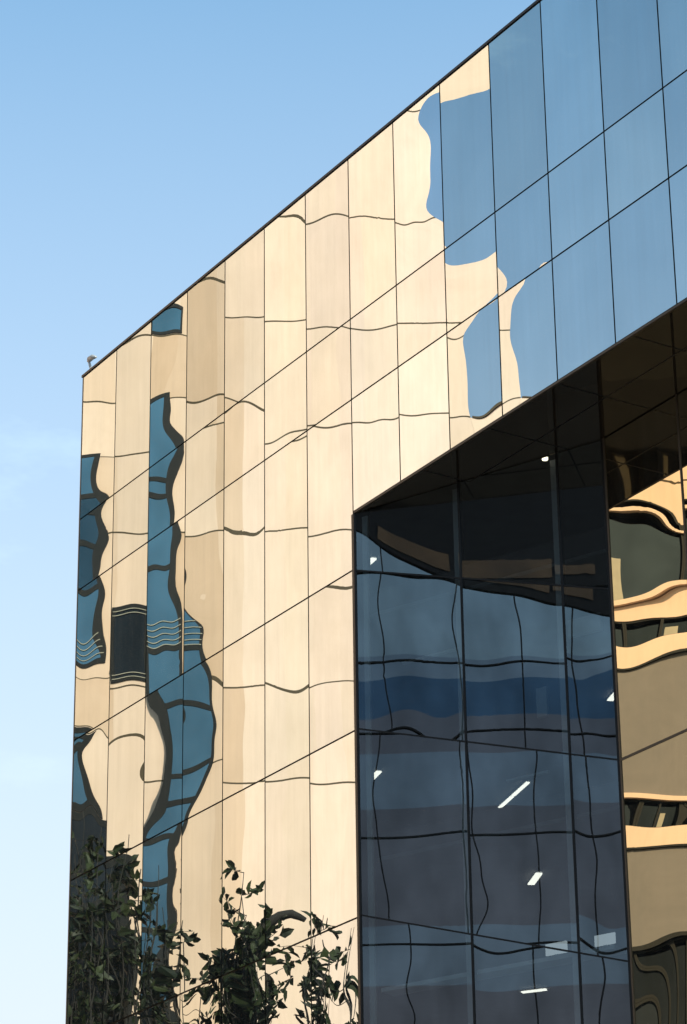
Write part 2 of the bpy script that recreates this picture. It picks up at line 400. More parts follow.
baseA = lambda p: flat_hit(p, P0, NA, WO, WX, WN)
ROWS_L = [(Z_L7, Z_L6), (Z_L6, Z_L5), (Z_L5, Z_L4), (Z_L4, Z_L3), (Z_L3, Z_L2), (Z_L2, Z_ROOF)]
ROWS_R = [(Z_SOF + .03, Z_L3), (Z_L3, Z_L2), (Z_L2, Z_ROOF)]
TONE = {0: .92, 1: .84, 2: .93, 3: .86, 4: .97, 5: .99, 6: 1.01, 7: 1.04, 8: 1.05, 9: 1.04}
for k in range(NCOL):
    sa, sb = S0 + k * PITCHW, S0 + (k + 1) * PITCHW
    rows = ROWS_L if k < 7 else ROWS_R
    for ri, (za, zb) in enumerate(rows):
        mx = (sx >= sa) & (sx < sb) & (zx >= za) & (zx < zb); mz = (s2 >= sa) & (s2 < sb) & (z2 >= za) & (z2 < zb)
        t = TONE.get(k, 1.0) * (1 + (.042 if k < 9 else .06) * rng.normal())
        warm = rng.normal() * .012
        wob = ((.16, .32) if ri == 0 else (.07, .14) if ri == 1 else (.02, .08 if k in (0, 2) else .03)) if k < 4 else (((.26, .30) if ri == 0 else (.10, .07) if ri == 1 else (.04, .035)) if k < 7 else ((.04, .035) if k < 11 else (.15, .15)))
        pane('glass_panel', [A(sa + GAP, 0, za + GAP), A(sb - GAP, 0, za + GAP), A(sb - GAP, 0, zb - GAP), A(sa + GAP, 0, zb - GAP)], NA, WO, WX, WN, baseA,
             CXA[mx], CZA[mz], M['glassA'], facA, (t * (1 + warm), t * (.985 if k < 4 else 1.0), t * (1 - warm) * (.95 if k < 4 else 1.04 if 6 <= k < 9 else 1.0)), 100 + k * 10 + ri, wob=wob)
# plain lower storeys (below the picture)
for k in range(7):
    sa, sb = S0 + k * PITCHW, S0 + (k + 1) * PITCHW
    for za, zb in ((.6, 3.6), (3.6, 6.6), (6.6, Z_L7)):
        o = pane('glass_panel', [A(sa + GAP, 0, za + GAP), A(sb - GAP, 0, za + GAP), A(sb - GAP, 0, zb - GAP), A(sa + GAP, 0, zb - GAP)], NA, WO, WX, WN, baseA, None, None, M['glassA'], facA, (1, 1, 1), k, step=.5)

# roof edge, roof, rear and end walls
cap = MB(); cap.slab(P0, UA, NA, S0 - .05, SEND, Z_ROOF, Z_ROOF + .045, -.32, .02); cap.build('roof_cap', M['cap'], bld)
ro = MB(); ro.slab(P0, UA, NA, S0, SEND, Z_ROOF - .35, Z_ROOF - .05, -14, -.31); ro.build('roof', M['concrete'], bld)
sw = MB(); sw.slab(P0, UA, NA, S0, S0 + .3, 0, Z_ROOF - .36, -14, -.31); sw.slab(P0, UA, NA, S0 + .31, SEND - .31, 0, Z_ROOF - .36, -14, -13.7)
sw.slab(P0, UA, NA, SEND - .3, SEND, 0, Z_ROOF - .36, -14, -DEP - .35); sw.slab(P0, UA, NA, SEND - .3, SEND, Z_SOF + .3, Z_ROOF - .36, -DEP - .34, -.31)
sw.build('side_wall', M['inner'], bld)

# polished soffit under the overhang, panelled parallel to the street
so = MB(); js = MB()
Pq = lambda s, n, z: A(s, n, z)
so.hexa([A(0.03, -.036, Z_SOF), A(SEND, -.036, Z_SOF), A(SEND, -DEP - .05, Z_SOF), A(SC0, -DEP - .05, Z_SOF), A(0.03, -.036, Z_SOF + .25), A(SEND, -.036, Z_SOF + .25), A(SEND, -DEP - .05, Z_SOF + .25), A(SC0, -DEP - .05, Z_SOF + .25)])
sof = so.build('soffit', M['soffit'], bld)
js.bar(A(1.9, -.85, Z_SOF - .004), A(SEND, -.85, Z_SOF - .004), NA * .012, np.array([0, 0, .008]))
for s in (1.9, 3.6, 5.3, 7.0, 8.7):
    js.bar(A(s, -.05, Z_SOF - .003), A(s, min(-.84, -1.6 if s > 4.2 else -s * .39), Z_SOF - .003), UA * .012, np.array([0, 0, .006]))
js.build('soffit_joint', M['black'], sof)
P = on_plane(CAM, ray([(545, 459)]), np.array([0, 0, Z_SOF]), np.array([0, 0, 1.0]))[0]
dl = MB(); dl.tube([P + (0, 0, .02), P - (0, 0, .012)], [.045, .045], 14); dl.build('downlight', M['down'], sof)

# angled facade: mullions upright, transoms falling away from the corner
def Bp(t, n, z): return P0 + UB * t + NB * n + np.array([0, 0, z])
RK = -.315
zB = lambda z0, t: z0 + RK * t
TB = [0.03, 1.94, 3.67, LB - .02]
RB = [Z_L6 - 2 * 2.85, Z_L6 - 2.85, 12.46, 15.29, 17.82]
mB = MB()
for t in TB: mB.slab(P0, UB, NB, t - .016, t + .016, 0, Z_SOF, -.07, .012)
for z0 in RB:
    for a, b in zip(TB[:-1], TB[1:]): mB.bar(Bp(a + .017, -.05, zB(z0, a + .017)), Bp(b - .017, -.05, zB(z0, b - .017)), np.array([0, 0, .012]), NB * .058)
facB = mB.build('angled_facade', M['black'], bld)
fins = MB()
for t in TB[1:3]: fins.slab(P0, UB, NB, t - .17, t - .05, 4, Z_SOF - .05, -.13, -.09)
fins.slab(P0, UB, NB, .10, .19, 4, Z_SOF - .05, -.13, -.09)
fins.build('inner_mullion', M['alu'], bld)

# controls of the angled facade
TU = {k: tower_at(x, y)[0] for k, (x, y) in dict(v1=(385, 760), v2=(463, 760), v3=(528, 760), v4=(585, 760)).items()}
TZ = {k: tower_at(480, y)[1] for k, y in dict(edge=588, h1=661, h2=732, h3=834, h4=944).items()}
BL = [('edge', [(356,530),(368,537),(384,548.7),(405,560),(424,569),(437,575)]), ('edge', [(445,578.5),(459,584)]), ('edge', [(470,588),(480,590),(510,594),(533.6,599),(557,604.6),(567,606)]), ('edge', [(573,607),(585,610.4),(607,616)]),
 ('h1', [(357,663),(390,661),(430,662),(462,663)]), ('h1', [(469,665),(480,666),(520,661),(566,657)]), ('h1', [(574,661),(610,656)]),
 ('h2', [(456,738),(462,732)]), ('h2', [(392,730),(410,728),(420,734)]), ('h2', [(470,731),(490,730),(525,729),(570,734)]), ('h2', [(579,734),(615,736)]),
 ('h3', [(358,838),(385,838),(430,835),(466,831)]), ('h3', [(475,835),(520,834),(574,830)]), ('h3', [(583,835),(621,831)]),
 ('h4', [(361,940),(400,944),(473,945)]), ('h4', [(480,949),(530,945),(580,938)]), ('h4', [(588,945),(628,948)])]
BV = [('v1', [(381,573),(378,595),(379,615),(384,645),(388,700),(392,725)]), ('v2', [(456,590),(452,620),(455,640),(461,680),(463,705)]), ('v3', [(514,597),(519,620),(522,660),(525,735)]), ('v4', [(572,620),(572,665),(577,700),(584,745)]),
 ('v1', [(380,737),(375,775),(373,800),(377,830),(389,912)]), ('v2', [(472.5,790),(474,840),(480,860),(488,905)]), ('v3', [(537,755),(534,800),(538,850),(539,930)]), ('v4', [(586,760),(590,800),(597,860),(598,940)]),
 ('v1', [(409,926),(411,960),(415,1020)]), ('v3', [(533,948),(534,980),(538,1020)]), ('v4', [(603,960),(605,980),(600,1010)])]
czB = np.array([(x, y, TZ[k]) for k, pts in BL for x, y in pts] + [(x, y, TZ['edge'] - d) for x, y, d in ((362, 562, .8), (380, 567, .5), (400, 571, .3), (364, 585, .45), (390, 585, .4), (420, 588, .3))] + [(x, y, TZ['edge'] + d) for x, y, d in ((420, 548, .7), (450, 560, .6), (395, 535, .8))]); cxB = np.array([(x, y, TU[k]) for k, pts in BV for x, y in pts])
baseB = lambda p: flat_hit(p, P0, NB, DO, DX, DN)
def tz_of(p):
    h = on_plane(CAM, ray(p), P0, NB); return (h - P0) @ UB, h[:, 2]
tX, zX = tz_of(cxB[:, :2]); tZ, zZ = tz_of(czB[:, :2])
RB2 = RB + [None]
for i in range(3):
    a, b = TB[i] + .016, TB[i + 1] - .016
    for j in range(len(RB2) - 1):
        lo = RB2[j]; hi = RB2[j + 1]
        top = (lambda t: Z_SOF - .01) if hi is None else (lambda t: zB(hi, t) - .012)
        bot = lambda t: zB(lo, t) + .012
        sel = lambda t, z: (t >= TB[i]) & (t < TB[i + 1]) & (z >= bot(t)) & (z < top(t))
        mx = sel(tX, zX); mz = sel(tZ, zZ)
        q = .96 + .05 * rng.random()
        pane('glass_panel', [Bp(a, 0, bot(a)), Bp(b, 0, bot(b)), Bp(b, 0, top(b)), Bp(a, 0, top(a))], NB, DO, DX, DN, baseB, cxB[mx], czB[mz], M['glassB'], facB, (q, q, q), 500 + i * 10 + j, wob=(.03, .03), lx=26, ly=30, step=.07)

# recessed facade
def Cp(s, n, z): return A(s, n - DEP, z)
CCOLS = [SC0 + .02, SC0 + 1.71, SC0 + 2.9, SC0 + 4.02, SC0 + 5.35, SC0 + 6.68, SC0 + 8.01, SEND]
RC = [5.46, 9.7, 13.88]
mC = MB()
for s in CCOLS: mC.slab(P0 - NA * DEP, UA, NA, s - .018, s + .018, 0, Z_SOF, -.06, .010)
for z in RC:
    for a, b in zip(CCOLS[:-1], CCOLS[1:]): mC.slab(P0 - NA * DEP, UA, NA, a + .019, b - .019, z - .018, z + .018, -.06, .008)
mC.slab(P0 - NA * DEP, UA, NA, SC0, SEND - .31, 0, Z_SOF, -.30, -.061)
facC = mC.build('recessed_facade', M['frame'], bld)
WZ = {k: wing_at(640, y)[1] for k, y in dict(j1=484, w1=502, w1b=513, s1=599, s1b=606, m1=620, a1=645, b1=664, w2=794, a2=829, b2=848, w3=948).items()}
CL = [('j1', [(644,480),(668,481.7),(680,482.7)]), ('w1', [(610,503),(625,500),(648.5,502),(664,508),(676,518),(681,526)]), ('w1b', [(610,512),(629,513.5),(650.5,514),(662,523.7),(676,533)]),
 ('s1', [(616,603),(629,600),(648.5,595),(678,582)]), ('s1b', [(616,608.6),(648.5,602),(678,588)]), ('m1', [(617,622),(648.5,619),(668,618)]), ('a1', [(617,648),(650,642),(680,634)]), ('b1', [(618,670),(650,662),(680,651)]),
 ('w2', [(626,793.6),(640,794),(682,797)]), ('a2', [(629,827),(650,829),(684,826)]), ('b2', [(630,849),(655,847),(684,845)]), ('w3', [(636,950),(655,945),(684,934)])]
czC = np.array([(x, y, WZ[k]) for k, pts in CL for x, y in pts])
baseC = lambda p: flat_hit(p, CB, NC, WO, WX, WN)
hC = on_plane(CAM, ray(czC[:, :2]), CB, NC); sC = (hC - P0) @ UA; zC = hC[:, 2]
RCs = [.3] + RC + [Z_SOF]
for i in range(len(CCOLS) - 1):
    a, b = CCOLS[i] + .018, CCOLS[i + 1] - .018
    for j in range(len(RCs) - 1):
        za, zb = RCs[j] + .018, RCs[j + 1] - .018
        mz = (sC >= a - .05) & (sC < b + .05) & (zC >= za) & (zC < zb)
        vis = i < 3 and j >= 2
        pane('glass_panel', [Cp(a, 0, za), Cp(b, 0, za), Cp(b, 0, zb), Cp(a, 0, zb)], NC, WO, WX, WN, baseC, None, czC[mz], M['glassC'], facC, (1, 1, 1), 700 + i * 10 + j, wob=(.28, .10), lx=24, ly=14, step=.06 if vis else .5)

# floors and ceilings behind the angled glass
fl = MB(); ce = MB()
CEIL = [20.0, 17.2, 13.35, 9.8]
for z in CEIL:
    pts = [P0 + UB * .1 - NB * .45, CB - UB * .1 - NB * .45, A(9, -DEP - .5, 0), A(9, -13.6, 0), A(S0 + .4, -13.6, 0), A(S0 + .4, -.4, 0), A(-.6, -.4, 0)]
    for mb_, lo, hi in ((ce, z, z + .06), (fl, z + .062, z + .40)):
        n = len(pts); k = len(mb_.v); mb_.v += [tuple(p + (0, 0, lo)) for p in pts] + [tuple(p + (0, 0, hi)) for p in pts]
        mb_.f += [tuple(k + i for i in range(n))[::-1], tuple(k + n + i for i in range(n))] + [(k + i, k + (i + 1) % n, k + n + (i + 1) % n, k + n + i) for i in range(n)]
        mb_.m += [0] * (n + 2)
ce.build('ceiling_panel', M['ceil'], bld); fl.build('floor_slab', M['inner'], bld)
sh = MB(); sh.slab(P0, UB, NB, .3, LB - .3, 11.30, 11.36, -.42, -.10); sh.build('window_shelf', M['alu'], bld)

def inside(x0, y0, x1, y1, back):
    q = on_plane(CAM, ray([(x0, y1), (x1, y0)]), P0 - NB * back, NB); t = (q - P0) @ UB
    ip = MB(); ip.slab(P0, UB, NB, t[0], t[1], q[0][2], q[1][2], -back - .05, -back); ip.build('interior_panel', M['alu'], bld)
inside(537, 686, 546, 718, 1.6); inside(384, 868, 448, 905, 2.6); inside(437, 826, 443, 852, 2.2); inside(402, 646, 462, 664, 1.2); inside(506, 770, 548, 782, 1.9); inside(560, 612, 600, 640, 1.5)
def tube_light(a, b, zc, label, group='lit ceiling lights inside the dark office'):
    Pn = [on_plane(CAM, ray([q]), np.array([0, 0, zc - .06]), np.array([0, 0, 1.0]))[0] for q in (a, b)]
    c = (Pn[0] + Pn[1]) / 2
    r = empty('ceiling_light', tuple(c + (0, 0, .06))); tag(r, label, 'ceiling light', group)
    d = Pn[1] - Pn[0]; L = np.linalg.norm(d); d /= L; sd = np.cross(d, [0, 0, 1.0]) * .034
    h = MB(); h.bar(Pn[0] - d * .05 + (0, 0, .02), Pn[1] + d * .05 + (0, 0, .02), sd * 1.3, np.array([0, 0, .035])); h.build('housing', M['alu'], r)
    segs = ((0, .44), (.48, 1)) if L > .9 else ((0, 1),)
    for f0, f1 in segs:
        t = MB(); t.bar(Pn[0] * (1 - f0) + Pn[1] * f0, Pn[0] * (1 - f1) + Pn[1] * f1, sd * (1 if L > 1.2 else 1.5), np.array([0, 0, .018])); t.build('tube', M['lamp'], r)
tube_light((500, 808), (528, 783), 17.2, 'longest lit strip light on the ceiling, in the middle pane of the angled facade')
tube_light((371, 780), (379, 772), 17.2, 'short lit strip light near the left edge of the angled facade')
tube_light((531, 885), (539, 874), 13.35, 'short lit strip light low in the middle pane, under the longest strip light')
tube_light((366, 566), (374, 559), 20.0, 'lit strip light highest in the dark recess, beside its top left corner')
tube_light((610, 701), (617, 693), 17.2, 'lit strip light cut by the right edge of the angled facade')
tube_light((522, 993), (546, 990), 13.35, 'dim flat lit strip light at the bottom of the middle pane')

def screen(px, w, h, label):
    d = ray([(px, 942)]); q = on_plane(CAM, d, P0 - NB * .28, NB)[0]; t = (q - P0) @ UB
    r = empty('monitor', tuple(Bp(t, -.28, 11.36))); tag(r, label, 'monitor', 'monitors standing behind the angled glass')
    m = MB(); m.slab(P0, UB, NB, t - w / 2, t + w / 2, 11.43, 11.43 + h, -.30, -.27); m.build('monitor_back', M['screen'], r)  # back of the monitor, brightened by an added glow
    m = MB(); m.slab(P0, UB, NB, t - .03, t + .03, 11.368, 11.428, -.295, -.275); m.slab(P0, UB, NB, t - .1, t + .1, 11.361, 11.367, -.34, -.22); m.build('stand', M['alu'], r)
screen(556, .34, .16, 'white monitor back with an added glow, standing behind the middle pane, the left one of the pair')
screen(605, .32, .15, 'white monitor back with an added glow, standing behind the narrow right pane of the angled facade')

# small roof floodlight on the far corner
rp = A(S0 + .22, -.10, Z_ROOF + .045)
fl_ = empty('roof_floodlight', tuple(rp)); tag(fl_, 'small pale floodlight on a bent arm at the far roof corner', 'floodlight')
m = MB(); m.tube([rp, rp + UA * -.14 + (0, 0, .14), rp + UA * -.20 + (0, 0, .27)], [.030, .026, .024], 8); m.build('arm', M['greymetal'], fl_)
m = MB(); hd = rp + UA * -.17 + np.array([0, 0, .30]); m.tube([hd - UA * .07, hd - UA * .02 + (0, 0, .035), hd + UA * .10 + (0, 0, .03), hd + UA * .24 + (0, 0, -.03)], [.028, .055, .05, .022], 10); m.build('head', M['greymetal'], fl_, smooth=True)

# ------------------------------------------------------------------ the stone block across the street
def wall_cells(mb_, xs, zs, out, tone_fn, joint=.05):
    """front skin of slabs with recessed dark joints; returns tones per face"""
    tones = []
    Pw = lambda x, z, n: WO + WX * x + WN * n + np.array([0, 0, z])
    for j in range(len(zs) - 1):
        for i in range(len(xs) - 1):
            z0, z1 = zs[j] + (joint / 2 if j else 0), zs[j + 1] - joint / 2
            mb_.face([Pw(xs[i], z0, out), Pw(xs[i + 1], z0, out), Pw(xs[i + 1], z1, out), Pw(xs[i], z1, out)], 0); tones.append(tone_fn(i, j))
        z0 = zs[j + 1]
        mb_.face([Pw(xs[0], z0 - joint / 2, out), Pw(xs[-1], z0 - joint / 2, out), Pw(xs[-1], z0 + joint / 2, out), Pw(xs[0], z0 + joint / 2, out)], 1); tones.append((1, 1, 1))
    return tones
def set_tones(o, tones, n_extra):
    me = o.data; at = me.attributes.new('tone', 'FLOAT_COLOR', 'FACE')
    v = []
    for t in tones: v += [*t, 1]
    v += [1.0] * 4 * n_extra
    at.data.foreach_set('color', v)

ZTOP = 48.0
sb_ = empty('stone_office_block', tuple(WO)); tag(sb_, 'tall sunlit cream stone block with strips of blue windows, mirrored in the street facade', 'building')
XL = -24.0
xs = [XL]; x = -14.0
xs.append(x)
while x < X_EDGE - 1.2: x += random.choice((.75, .95, 1.15)); xs.append(min(x, X_EDGE))
xs[-1] = X_EDGE
zs = sorted([0.0, 6.4, 9.6, 12.9, 16.2] + [v for k, v in JZ.items()] + [JZ['a'] + 3.0, ZTOP])
zs = [z for i, z in enumerate(zs) if i == 0 or z - zs[i - 1] > .4]
XT = wall_at(255, 500)[0]
def tone(i, j):
    xm = (xs[i] + xs[i + 1]) / 2
    if xm < XT:
        c = random.choice((.74, .80, .88, .97))
        if S1R - .3 < xm < S2L + .1: c = .97
        w = 1 - c
        return (c * (1 + w * .22), c * (1 - w * .10), c * (1 - w * .55))
    c = random.uniform(.94, 1.0); return (c, c * random.uniform(.985, 1), c * random.uniform(.96, 1))
mb = MB(); tn = wall_cells(mb, xs, zs, .02, tone)
n0 = len(mb.f); mb.slab(WO, WX, WN, XL, X_EDGE, 0, ZTOP, -14, 0)
ow = mb.build('wall', [M['stone'], M['mortar']], sb_, recalc=False); set_tones(ow, tn, len(mb.f) - n0)
mb = MB(); mb.slab(WO, WX, WN, XL - .05, X_EDGE + .05, ZTOP + .002, ZTOP + .5, -14, .12); mb.build('cornice', M['concrete'], sb_)

def window(x0, x1, z0, z1, parent, panes, bars=.16, side=.085, mat='winblue', slats=None, name='window', dark=0.0):
    """framed opening: brown frame and bars standing proud, panes set back inside"""
    f = MB()
    f.slab(WO, WX, WN, x0, x0 + side, z0, z1, .022, .060); f.slab(WO, WX, WN, x1 - side, x1, z0, z1, .022, .060)
    cuts = [z0] + panes + [z1]
    for c in cuts:
        b0 = max(z0, c - bars / 2); b1 = min(z1, c + bars / 2)
        if c == z0: b1 = z0 + bars
        if c == z1: b0 = z1 - bars
        f.slab(WO, WX, WN, x0 + side + .001, x1 - side - .001, b0, b1, .022, .056)
    o = f.build(name, M['bronze'], parent)
    for a, b in zip(cuts[:-1], cuts[1:]):
        g = MB(); g.slab(WO, WX, WN, x0 + side + .002, x1 - side - .002, a + .01, b - .01, .024, .034); g.build('pane', M['windark' if random.random() < dark else mat], o)
    if slats:
        for z in slats:
            s = MB(); s.slab(WO, WX, WN, x0 + .03, x1 - .03, z, z + .02, .061, .072); s.build('blind_slat', M['blind'], o)
    return o
zy = lambda y, x=165: wall_at(x, y)[1]
top2 = JZ['d'] + .25
BARS2 = sorted(zy(y) for y in (480, 497, 566, 648, 706, 778, 806, 838, 880, 930, 985, 1040, 1100, 1180))
window(S2L, S2R, zy(1260), top2, sb_, BARS2, bars=.15, dark=.28, slats=[zy(y) for y in (622, 628, 634, 640, 645)])
window(S2L + .02, S2R, JZ['c'] + .05, JZ['c'] + .85, sb_, [], bars=.1, side=.05)
x1L = wall_at(40, 600)[0]
window(x1L, S1R, SILL, JZ['d'] + .2, sb_, [zy(y, 90) for y in (482, 512, 545, 595)], bars=.17, slats=[zy(y, 90) for y in (640, 646, 652, 658)])
window(x1L, S1R - .02, zy(858, 90), JZ['i'] - .05, sb_, [zy(800, 90)], bars=.2)
window(x1L, S1R2, zy(1260, 100), zy(858, 90) - .02, sb_, [zy(y, 100) for y in (905, 960, 1010, 1070, 1130)], bars=.22, side=.16, mat='windark')
window(wall_at(108, 640)[0], wall_at(146, 640)[0], zy(682, 126), zy(606, 126), sb_, [], bars=.12, side=.1, mat='windark', slats=[zy(y, 126) for y in (611, 615, 675, 679)])

# ------------------------------------------------------------------ the lower wing beside it
wg = empty('low_office_wing', tuple(WO + WX * (X_EDGE + 6))); tag(wg, 'lower cream office wing with ribbon windows, mirrored in the bronze recessed glass', 'building')
XW0, XW1 = X_EDGE + .004, wing_at(760, 700)[0] + 4.0
ZW = JZ['d']
mb = MB()
bands = []   # amber wall bands and brown spandrels, each a slab with its own depth
def wband(mbx, z0, z1, n1): mbx.slab(WO, WX, WN, XW0, XW1, z0, z1, -10, n1)
zz = WZ
# upper wall down to the first window band
xa = list(np.linspace(XW0, XW1, 9)); za_ = [zz['w1'] , zz['j1'], (zz['j1'] + ZW) / 2, ZW]
am = MB(); tn = wall_cells(am, xa, za_, .02, lambda i, j: (1, random.uniform(.97, 1.02), random.uniform(.95, 1.03)), .05)
am.f.pop(); am.m.pop(); tn.pop()
n0 = len(am.f)
am.slab(WO, WX, WN, XW0, XW1, zz['w1'], ZW, -10, 0)
am.slab(WO, WX, WN, XW0, XW1, zz['m1'], zz['s1b'] , -10, .05)
am.slab(WO, WX, WN, XW0, XW1, zz['s1b'] + .03, zz['s1'], -10, .22)
am.slab(WO, WX, WN, XW0, XW1, zz['w1b'], zz['w1b'] + .10, -10, .16)
am.slab(WO, WX, WN, XW0, XW1, zz['b1'], zz['a1'], -10, .12)
am.slab(WO, WX, WN, XW0, XW1, zz['b2'], zz['a2'], -10, .12)
am.slab(WO, WX, WN, XW0, XW1, zz['w2'] - .16, zz['w2'] - .02, -10, .16)
o = am.build('wall', [M['stone'], M['mortar']], wg, recalc=False); set_tones(o, tn, len(am.f) - n0)
bs = MB()
bs.slab(WO, WX, WN, XW0, XW1, zz['w2'], zz['b1'] - .06, -10, .06); bs.slab(WO, WX, WN, XW0, XW1, zz['w3'] + .05, zz['b2'] - .06, -10, .06)
bs.build('spandrel', M['brown'], wg)
dk = MB()  # dark trim strips under the pale bands and the lower spandrel
for z in (zz['b1'] - .058, zz['b2'] - .058): dk.slab(WO, WX, WN, XW0, XW1, z, z + .055, -10, .14)
dk.slab(WO, WX, WN, XW0, XW1, zz['w3'] - .06, zz['w3'] + .048, -10, .14)
dk.build('dark_trim', M['bronze'], wg)
for z0, z1, mat, step in ((zz['s1'] + .004, zz['w1b'] - .004, 'windark', 2.6), (zz['w1b'] + .104, zz['w1'] - .004, 'windark', 2.6), (zz['a1'] + .004, zz['m1'] - .004, 'windark', 1.1), (zz['a2'] + .004, zz['w2'] - .165, 'windark', .8), (2.5, zz['w3'] - .064, 'windark', .55)):
    x = XW0 + .1; k = 0
    while x < XW1 - .2:
        x1 = min(x + step, XW1 - .1); side = .05
        f = MB()
        f.slab(WO, WX, WN, x, x + side, z0, z1, -.3, .03); f.slab(WO, WX, WN, x1 - side, x1 - .004, z0, z1, -.3, .03)
        f.slab(WO, WX, WN, x + side + .001, x1 - side - .001, z0, z0 + .04, -.3, .02); f.slab(WO, WX, WN, x + side + .001, x1 - side - .001, z1 - .04, z1, -.3, .02)
        o = f.build('window', M['bronze'], wg)
        g = MB(); g.slab(WO, WX, WN, x + side + .002, x1 - side - .002, z0 + .042, z1 - .042, -.25, -.2); g.build('pane', M[mat] if (k % 4) else M['wingreen'], o)
        if k % 2 == 0 and z1 - z0 > .6:
            g = MB(); g.slab(WO, WX, WN, x + side + .1, x + side + (x1 - x) * .45, z0 + .05, z0 + .05 + (z1 - z0) * .55, -.195, -.18); g.build('blind', M['blind'], o)
        x = x1; k += 1
bk = MB(); bk.slab(WO, WX, WN, XW0, XW1, 0, zz['w1'], -9.9, -.31); bk.build('core', M['inner'], wg)
bp = MB(); bp.slab(WO, WX, WN, XW0 + .06, XW1 + .05, ZW + .003, ZW + .045, -10, .035); bp.build('roof_cap', M['mortar'], wg)

# ------------------------------------------------------------------ the dark glass tower, mirrored in the angled facade
dt = empty('dark_glass_tower', tuple(DO)); tag(dt, 'blue glass tower with black mullion grid and dark upper block, mirrored in angled facade', 'building')
DU0, DU1 = TU['v1'] - 5.5, TU['v4'] + 9.0
us = [DU0] + [TU['v1'] - 2.2 * k for k in (2, 1)] + [TU[k] for k in ('v1', 'v2', 'v3', 'v4')]
while us[-1] + 2.2 < DU1: us.append(us[-1] + 2.1)
us.append(DU1); us = sorted(us)
zd = [0, 4.0, TZ['h4'] - 4.0, TZ['h4'], TZ['h3'], TZ['h2'], TZ['h1'], TZ['edge']]
core = MB(); core.slab(DO, DX, DN, DU0, DU1, 0, TZ['edge'] - .01, -12, -.12); core.build('core', M['inner'], dt)
gr = MB()
for u in us: gr.slab(DO, DX, DN, u - .020, u + .020, 0, TZ['edge'] - .005, -.12, .06)
for z in zd[1:-1]:
    for a, b in zip(us[:-1], us[1:]): gr.slab(DO, DX, DN, a + .021, b - .021, z - .02, z + .02, -.12, .05)
gr.build('mullion_grid', M['black'], dt)
M['t_teal'] = dark_pane('teal_spandrel_glass', (.52, .60, .60)); M['t_blue'] = dark_pane('deep_blue_glass', (.12, .20, .28)); M['t_plum'] = dark_pane('plum_grey_glass', (.29, .268, .27)); M['t_steel'] = dark_pane('steel_blue_glass', (.36, .41, .44))
ym = lambda y: tower_at(480, y)[1]
LAY = [(TZ['edge'], 't_teal'), (ym(655), 't_steel'), (ym(678), 't_blue'), (ym(716), 't_plum'), (TZ['h2'], 't_plum'), (ym(752), 't_steel'), (ym(806), 't_plum'), (ym(925), 't_steel'), (ym(985), 't_plum'), (3.0, 't_plum')]
for a, b in zip(us[:-1], us[1:]):
    for j in range(1, len(zd) - 1):
        z0, z1 = zd[j] + .022, zd[j + 1] - .022
        cuts = sorted([z0, z1] + [z for z, _ in LAY if z0 + .02 < z < z1 - .02])
        g = MB(); names = []
        for c0, c1 in zip(cuts[:-1], cuts[1:]):
            zm = (c0 + c1) / 2; mt = [m for z, m in LAY if z >= zm][-1]
            if mt not in names: names.append(mt)
            g.slab(DO, DX, DN, a + .022, b - .022, c0, c1, -.05, -.02, names.index(mt))
        g.build('glass_panel', [M[n] for n in names], dt)
up = MB(); up.slab(DO, DX, DN, DU0 - .1, DU1 + .1, TZ['edge'], TZ['edge'] + 9.5, -12, .10); ub = up.build('upper_block', M['black'], dt)
bq = MB()
for u0, u1, y0, y1 in ((TU['v1'] - .1, TU['v2'] - .25, 583, 566), (TU['v2'] + .05, TU['v3'] + 1.0, 580, 562), (TU['v3'] + 1.1, TU['v4'] + .6, 577, 568)):
    bq.slab(DO, DX, DN, u0, u1, ym(y0), ym(y1), .102, .13)
bq.build('brown_cladding_panel', M['rust'], ub)

